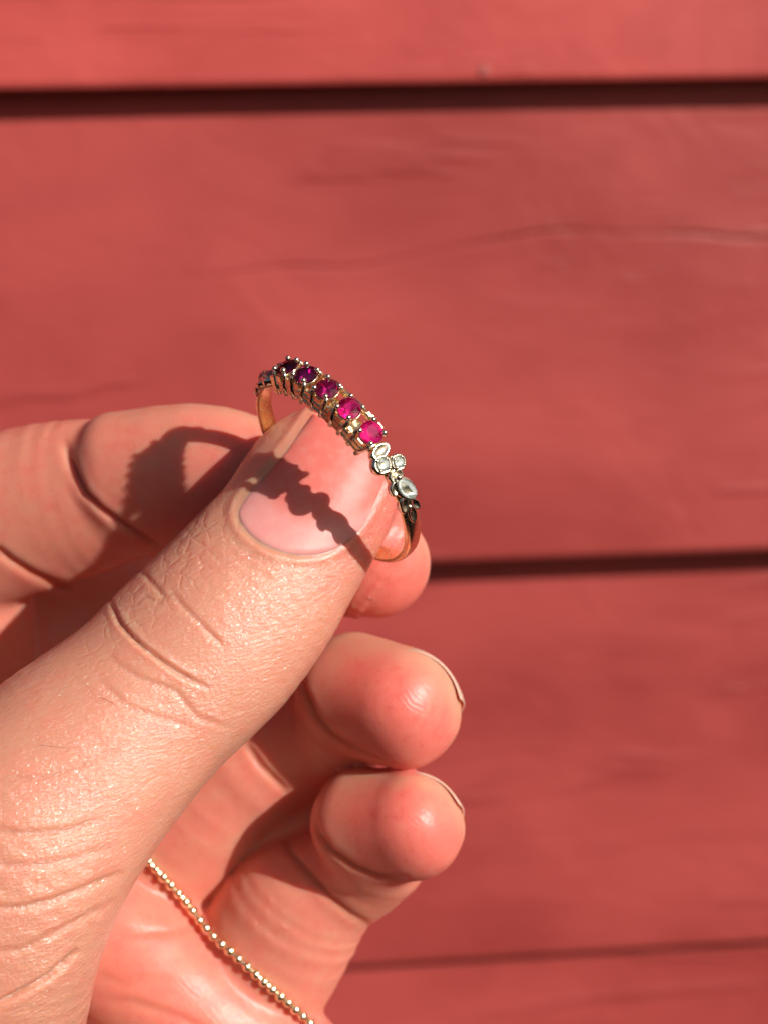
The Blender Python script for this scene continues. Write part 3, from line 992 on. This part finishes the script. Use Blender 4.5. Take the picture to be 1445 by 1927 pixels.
def gem_mesh(c, ex, ey, ez, r, tb=0.55, ch=0.30):
    vs, fs = [], []
    def ringv(rad, z_, n, off):
        st = len(vs)
        for k in range(n):
            a_ = 2*math.pi*(k+off)/n
            vs.append(c + (ex*math.cos(a_)+ey*math.sin(a_))*rad*r + ez*z_*r)
        return st
    t0 = ringv(tb, ch, 8, 0); m0 = ringv(0.5*(tb+1.05), 0.6*ch, 8, 0.5); g0 = ringv(1.0, 0.03, 16, 0); g1 = ringv(1.0, -0.04, 16, 0)
    p0 = ringv(0.45, -0.50, 8, 0.5); cu = len(vs); vs.append(c - ez*0.86*r)
    jz = lambda: ez*r*rnd.uniform(-0.09, 0.09)
    for k in range(8): vs[p0+k] = vs[p0+k] + jz()
    fs.append(tuple(t0+k for k in range(8)))
    for k in range(8):
        k1 = (k+1) % 8
        fs.append((t0+k, m0+k, t0+k1))
        fs.append((t0+k, m0+(k-1) % 8, g0+2*k, m0+k))
        fs.append((m0+k, g0+2*k, g0+2*k+1)); fs.append((m0+k, g0+2*k+1, g0+(2*k+2) % 16))
        fs.append((g1+2*k, g1+2*k+1, p0+k)); fs.append((g1+2*k+1, g1+(2*k+2) % 16, p0+k))
        fs.append((p0+k, p0+k1, cu))
        fs.append((p0+(k-1) % 8, g1+2*k, p0+k))
    for k in range(16):
        fs.append((g0+k, g1+k, g1+(k+1) % 16, g0+(k+1) % 16))
    return vs, fs
for gi in range(5):
    ph = 90.5 + gi*14.4
    T, A, R = rframe(ph)
    r_g = 1.08
    cg = R*11.35
    tilt = (rnd.uniform(-.05, .05), rnd.uniform(-.05, .05))
    ez = unit(R + T*tilt[0] + A*tilt[1]); ex = unit(T-ez*(T@ez)); ey = np.cross(ez, ex)
    # setting: a tapering collet under the stone, side plates and four claws with rounded tips
    vs, fs = [], []
    nn = 20
    for (rad_, hgt) in ((0.80, -1.75), (0.92, -0.9), (1.10, -0.22), (1.02, -0.18), (0.80, -0.8), (0.66, -1.75)):
        for k in range(nn):
            a_ = 2*math.pi*k/nn
            vs.append(cg + (ex*math.cos(a_)+ey*math.sin(a_))*rad_ + ez*hgt)
    for q in range(6):
        for k in range(nn):
            q2 = (q+1) % 6
            fs.append((q*nn+k, q*nn+(k+1) % nn, q2*nn+(k+1) % nn, q2*nn+k))
    st = rlink('setting', vs, fs, GOLD, origin=cg)
    for sx in (-1, 1):
        for sy in (-1, 1):
            da = unit(ex*sx*0.74 + ey*sy*0.82)
            b0 = cg + ex*sx*0.52 + ey*sy*1.55 - ez*1.95
            path = [b0, cg + ex*sx*0.66 + ey*sy*1.36 - ez*1.0, cg + da*1.32 - ez*0.25, cg + da*1.20 + ez*0.16]
            rlink('claw', *join(tube(path, [0.27, 0.25, 0.21, 0.17], 8), ball(cg + da*1.10 + ez*0.28, 0.27, 9, 6)), (PALE, GOLD)[0], st)
    for sy in (-1, 1):
        for xo, wd_, zz, yo in ((0.0, 0.36, -1.0, 1.30), (0.98, 0.2, -1.1, 1.34), (1.42, 0.18, -1.2, 1.30)):
            cpl = cg + ex*xo + ey*sy*yo - ez*(0.0-zz)
            lean = unit(ez - ey*sy*0.22)
            rlink('side_plate', *box_pts(cpl, ex*wd_, ey*0.15, lean*0.80, 0.85), GOLD, st, smooth=False)
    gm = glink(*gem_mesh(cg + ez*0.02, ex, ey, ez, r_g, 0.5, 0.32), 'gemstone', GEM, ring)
    gm.color = ((0.95, 0.10, 0.50, 1), (0.90, 0.09, 0.46, 1), (0.85, 0.08, 0.46, 1), (0.72, 0.06, 0.46, 1), (0.55, 0.05, 0.26, 1))[gi]  # stones darken along the row: shading from their angle put into the colour
for sy in (-1, 1):
    pth = [rp(ph_, 10.35, sy*1.22) for ph_ in np.linspace(87, 152, 40)]
    rlink('gallery_rail', *tube(pth, 0.24, 8), GOLD)
    pth = [rp(ph_, 9.75, sy*1.40) for ph_ in np.linspace(87, 152, 40)]
    rlink('gallery_rail', *tube(pth, 0.20, 8), GOLD)
# leafy shoulders with little clear stones, one on each side of the row
def leaf(ph, ax, L, W, rot, hgt=0.45, r0=10.35):
    T, A, R = rframe(ph)
    c_, s_ = math.cos(rot), math.sin(rot)
    ex, ey = T*c_+A*s_, -T*s_+A*c_
    c0 = R*r0 + A*ax
    vs, fs = [], []
    n = 18
    for (k, h) in ((1.0, -0.35), (1.0, 0.10), (0.86, hgt*0.75), (0.70, hgt*0.70), (0.45, hgt*0.45)):
        for j in range(n):
            a_ = 2*math.pi*j/n
            cu, su = math.cos(a_), math.sin(a_)
            x_ = math.copysign(abs(cu)**1.0, cu)*L*k
            y_ = su*abs(su)**0.35*W*k
            vs.append(c0 + ex*x_ + ey*y_ + R*h)
    for q in range(4):
        for j in range(n):
            fs.append((q*n+j, q*n+(j+1) % n, (q+1)*n+(j+1) % n, (q+1)*n+j))
    fs.append(tuple(range(n))[::-1]); fs.append(tuple(4*n+j for j in range(n)))
    return vs, fs
for sgn in (1, -1):
    mp = lambda d_: 119 + sgn*(d_-119)
    for (d_, ax, r_) in ((75.5, 0.66, 1.00), (71.8, -0.74, 0.86)):
        T, A, R = rframe(mp(d_))
        o = rlink('petal', *join(leaf(mp(d_), ax, r_, r_*1.0, 0.3*sgn, 0.7)), PALE)
        glink(*gem_mesh(R*10.90+A*ax, T, A, R, r_*0.55, 0.45, 0.4), 'clear_stone', DIA, o)
        for kb in range(4):
            ab = 0.5 + kb*math.pi/2
            rlink('bead', *ball(R*10.92+A*ax+(T*math.cos(ab)+A*math.sin(ab))*r_*0.62, 0.17, 8, 5), PALE, o)
    T, A, R = rframe(mp(58.8))
    o = rlink('petal', *leaf(mp(58.8), -0.18, 1.62, 0.95, 0.35*sgn, 0.66), PALE)
    g = gem_mesh(R*10.98 + A*(-0.18), (T*math.cos(.35*sgn)+A*math.sin(.35*sgn))*1.55, (-T*math.sin(.35*sgn)+A*math.cos(.35*sgn))*0.85, R, 0.80, 0.40, 0.40)
    glink(*g, 'clear_stone', DIA, o)
    for (d_, ax, L_, W_, ro) in ((62, 0.75, 0.75, 0.42, -0.5), (51.5, 0.55, 0.95, 0.42, -0.35), (48, -0.5, 0.95, 0.42, 0.4), (43.5, 0.05, 1.15, 0.46, 0.0)):
        rlink('petal', *leaf(mp(d_), ax, L_, W_, ro*sgn, 0.4, 10.4), PALE)
    rlink('petal', *leaf(mp(81), 0.0, 0.7, 1.15, 0.0, 0.5), PALE)
    rlink('petal', *leaf(mp(66.5), 0.0, 0.8, 0.8, 0.0, 0.45), PALE)
    rlink('bead', *ball(rframe(mp(66))[2]*10.85 + RA*0.0, 0.32, 9, 6), PALE)

# ------------------------------------------------------------------ the bead chain across the palm
CH = [(205, 1540), (235, 1570), (262, 1602), (300, 1642), (345, 1690), (375, 1730), (402, 1762), (440, 1796), (482, 1834), (530, 1876), (575, 1916), (612, 1955), (650, 2005)]
cp = np.array(CH, float)
cum = np.concatenate([[0], np.cumsum(np.linalg.norm(np.diff(cp, axis=0), axis=1))])
step = 9.0
qs = np.arange(0, cum[-1], step)
pp = np.stack([np.interp(qs, cum, cp[:, 0]), np.interp(qs, cum, cp[:, 1])], 1)
body = BVHTree.FromPolygons([Vector(v) for v in co2], [tuple(p.vertices) for p in me.polygons]) if False else bvh
zs = []
for a_, b_ in pp:
    best = None
    # the palm lies well behind the thumb: skip hits nearer than that
    o_ = Vector((0, 0, D)); d_ = (Vector(P(a_, b_, 0))-o_).normalized()
    start = o_ + d_*((D+17)/abs(d_.z))
    h = bvh.ray_cast(start, d_)
    zs.append(h[0].z if h[0] else np.nan)
zs = np.array(zs)
ok = ~np.isnan(zs)
zs = np.interp(np.arange(len(zs)), np.arange(len(zs))[ok], zs[ok])
zmax = np.array([zs[max(0, i-3):i+4].max() for i in range(len(zs))])
zsm = np.convolve(np.pad(zmax, 6, mode='edge'), np.ones(13)/13, 'valid')
zsm = np.maximum(zsm, zs) + 0.42
chain = bpy.data.objects.new('bead_chain', None)
COL.objects.link(chain)
CO_ = P(*pp[len(pp)//2], zsm[len(pp)//2])
place(chain, CO_)
tag(chain, 'thin gold chain of tiny beads lying in the fold between palm and fingers', 'chain')
path = [P(pp[i, 0], pp[i, 1], zsm[i]) for i in range(len(pp))]
CHG = mat_gold('chain_gold', (1.0, 0.88, 0.58), 0.22)
v_, f_ = tube(path, 0.28, 8)
link('cord', mesh_np('cord', (np.array(v_)-CO_)*MM, f_), CHG, chain)
bv, bf = ball(np.zeros(3), 0.58*MM, 9, 6)
bead_me = mesh_np('bead', bv, bf)
bead_me.materials.append(CHG)
arc = np.concatenate([[0], np.cumsum(np.linalg.norm(np.diff(np.array(path), axis=0), axis=1))])
q = 0.3
while q < arc[-1]:
    p = np.array([np.interp(q, arc, np.array(path)[:, i]) for i in range(3)])
    o = bpy.data.objects.new('bead', bead_me)
    COL.objects.link(o)
    o.parent = chain
    o.location = Vector((p-CO_)*MM)
    o.rotation_euler = (rnd.uniform(0, 3), rnd.uniform(0, 3), rnd.uniform(0, 3))
    sc_ = rnd.uniform(0.86, 1.08)
    o.scale = (sc_, sc_*rnd.uniform(0.9, 1.0), sc_)
    q += 1.2 + rnd.uniform(-0.08, 0.08)
for o in bpy.data.objects:
    if 'o' in o.keys():
        del o['o']
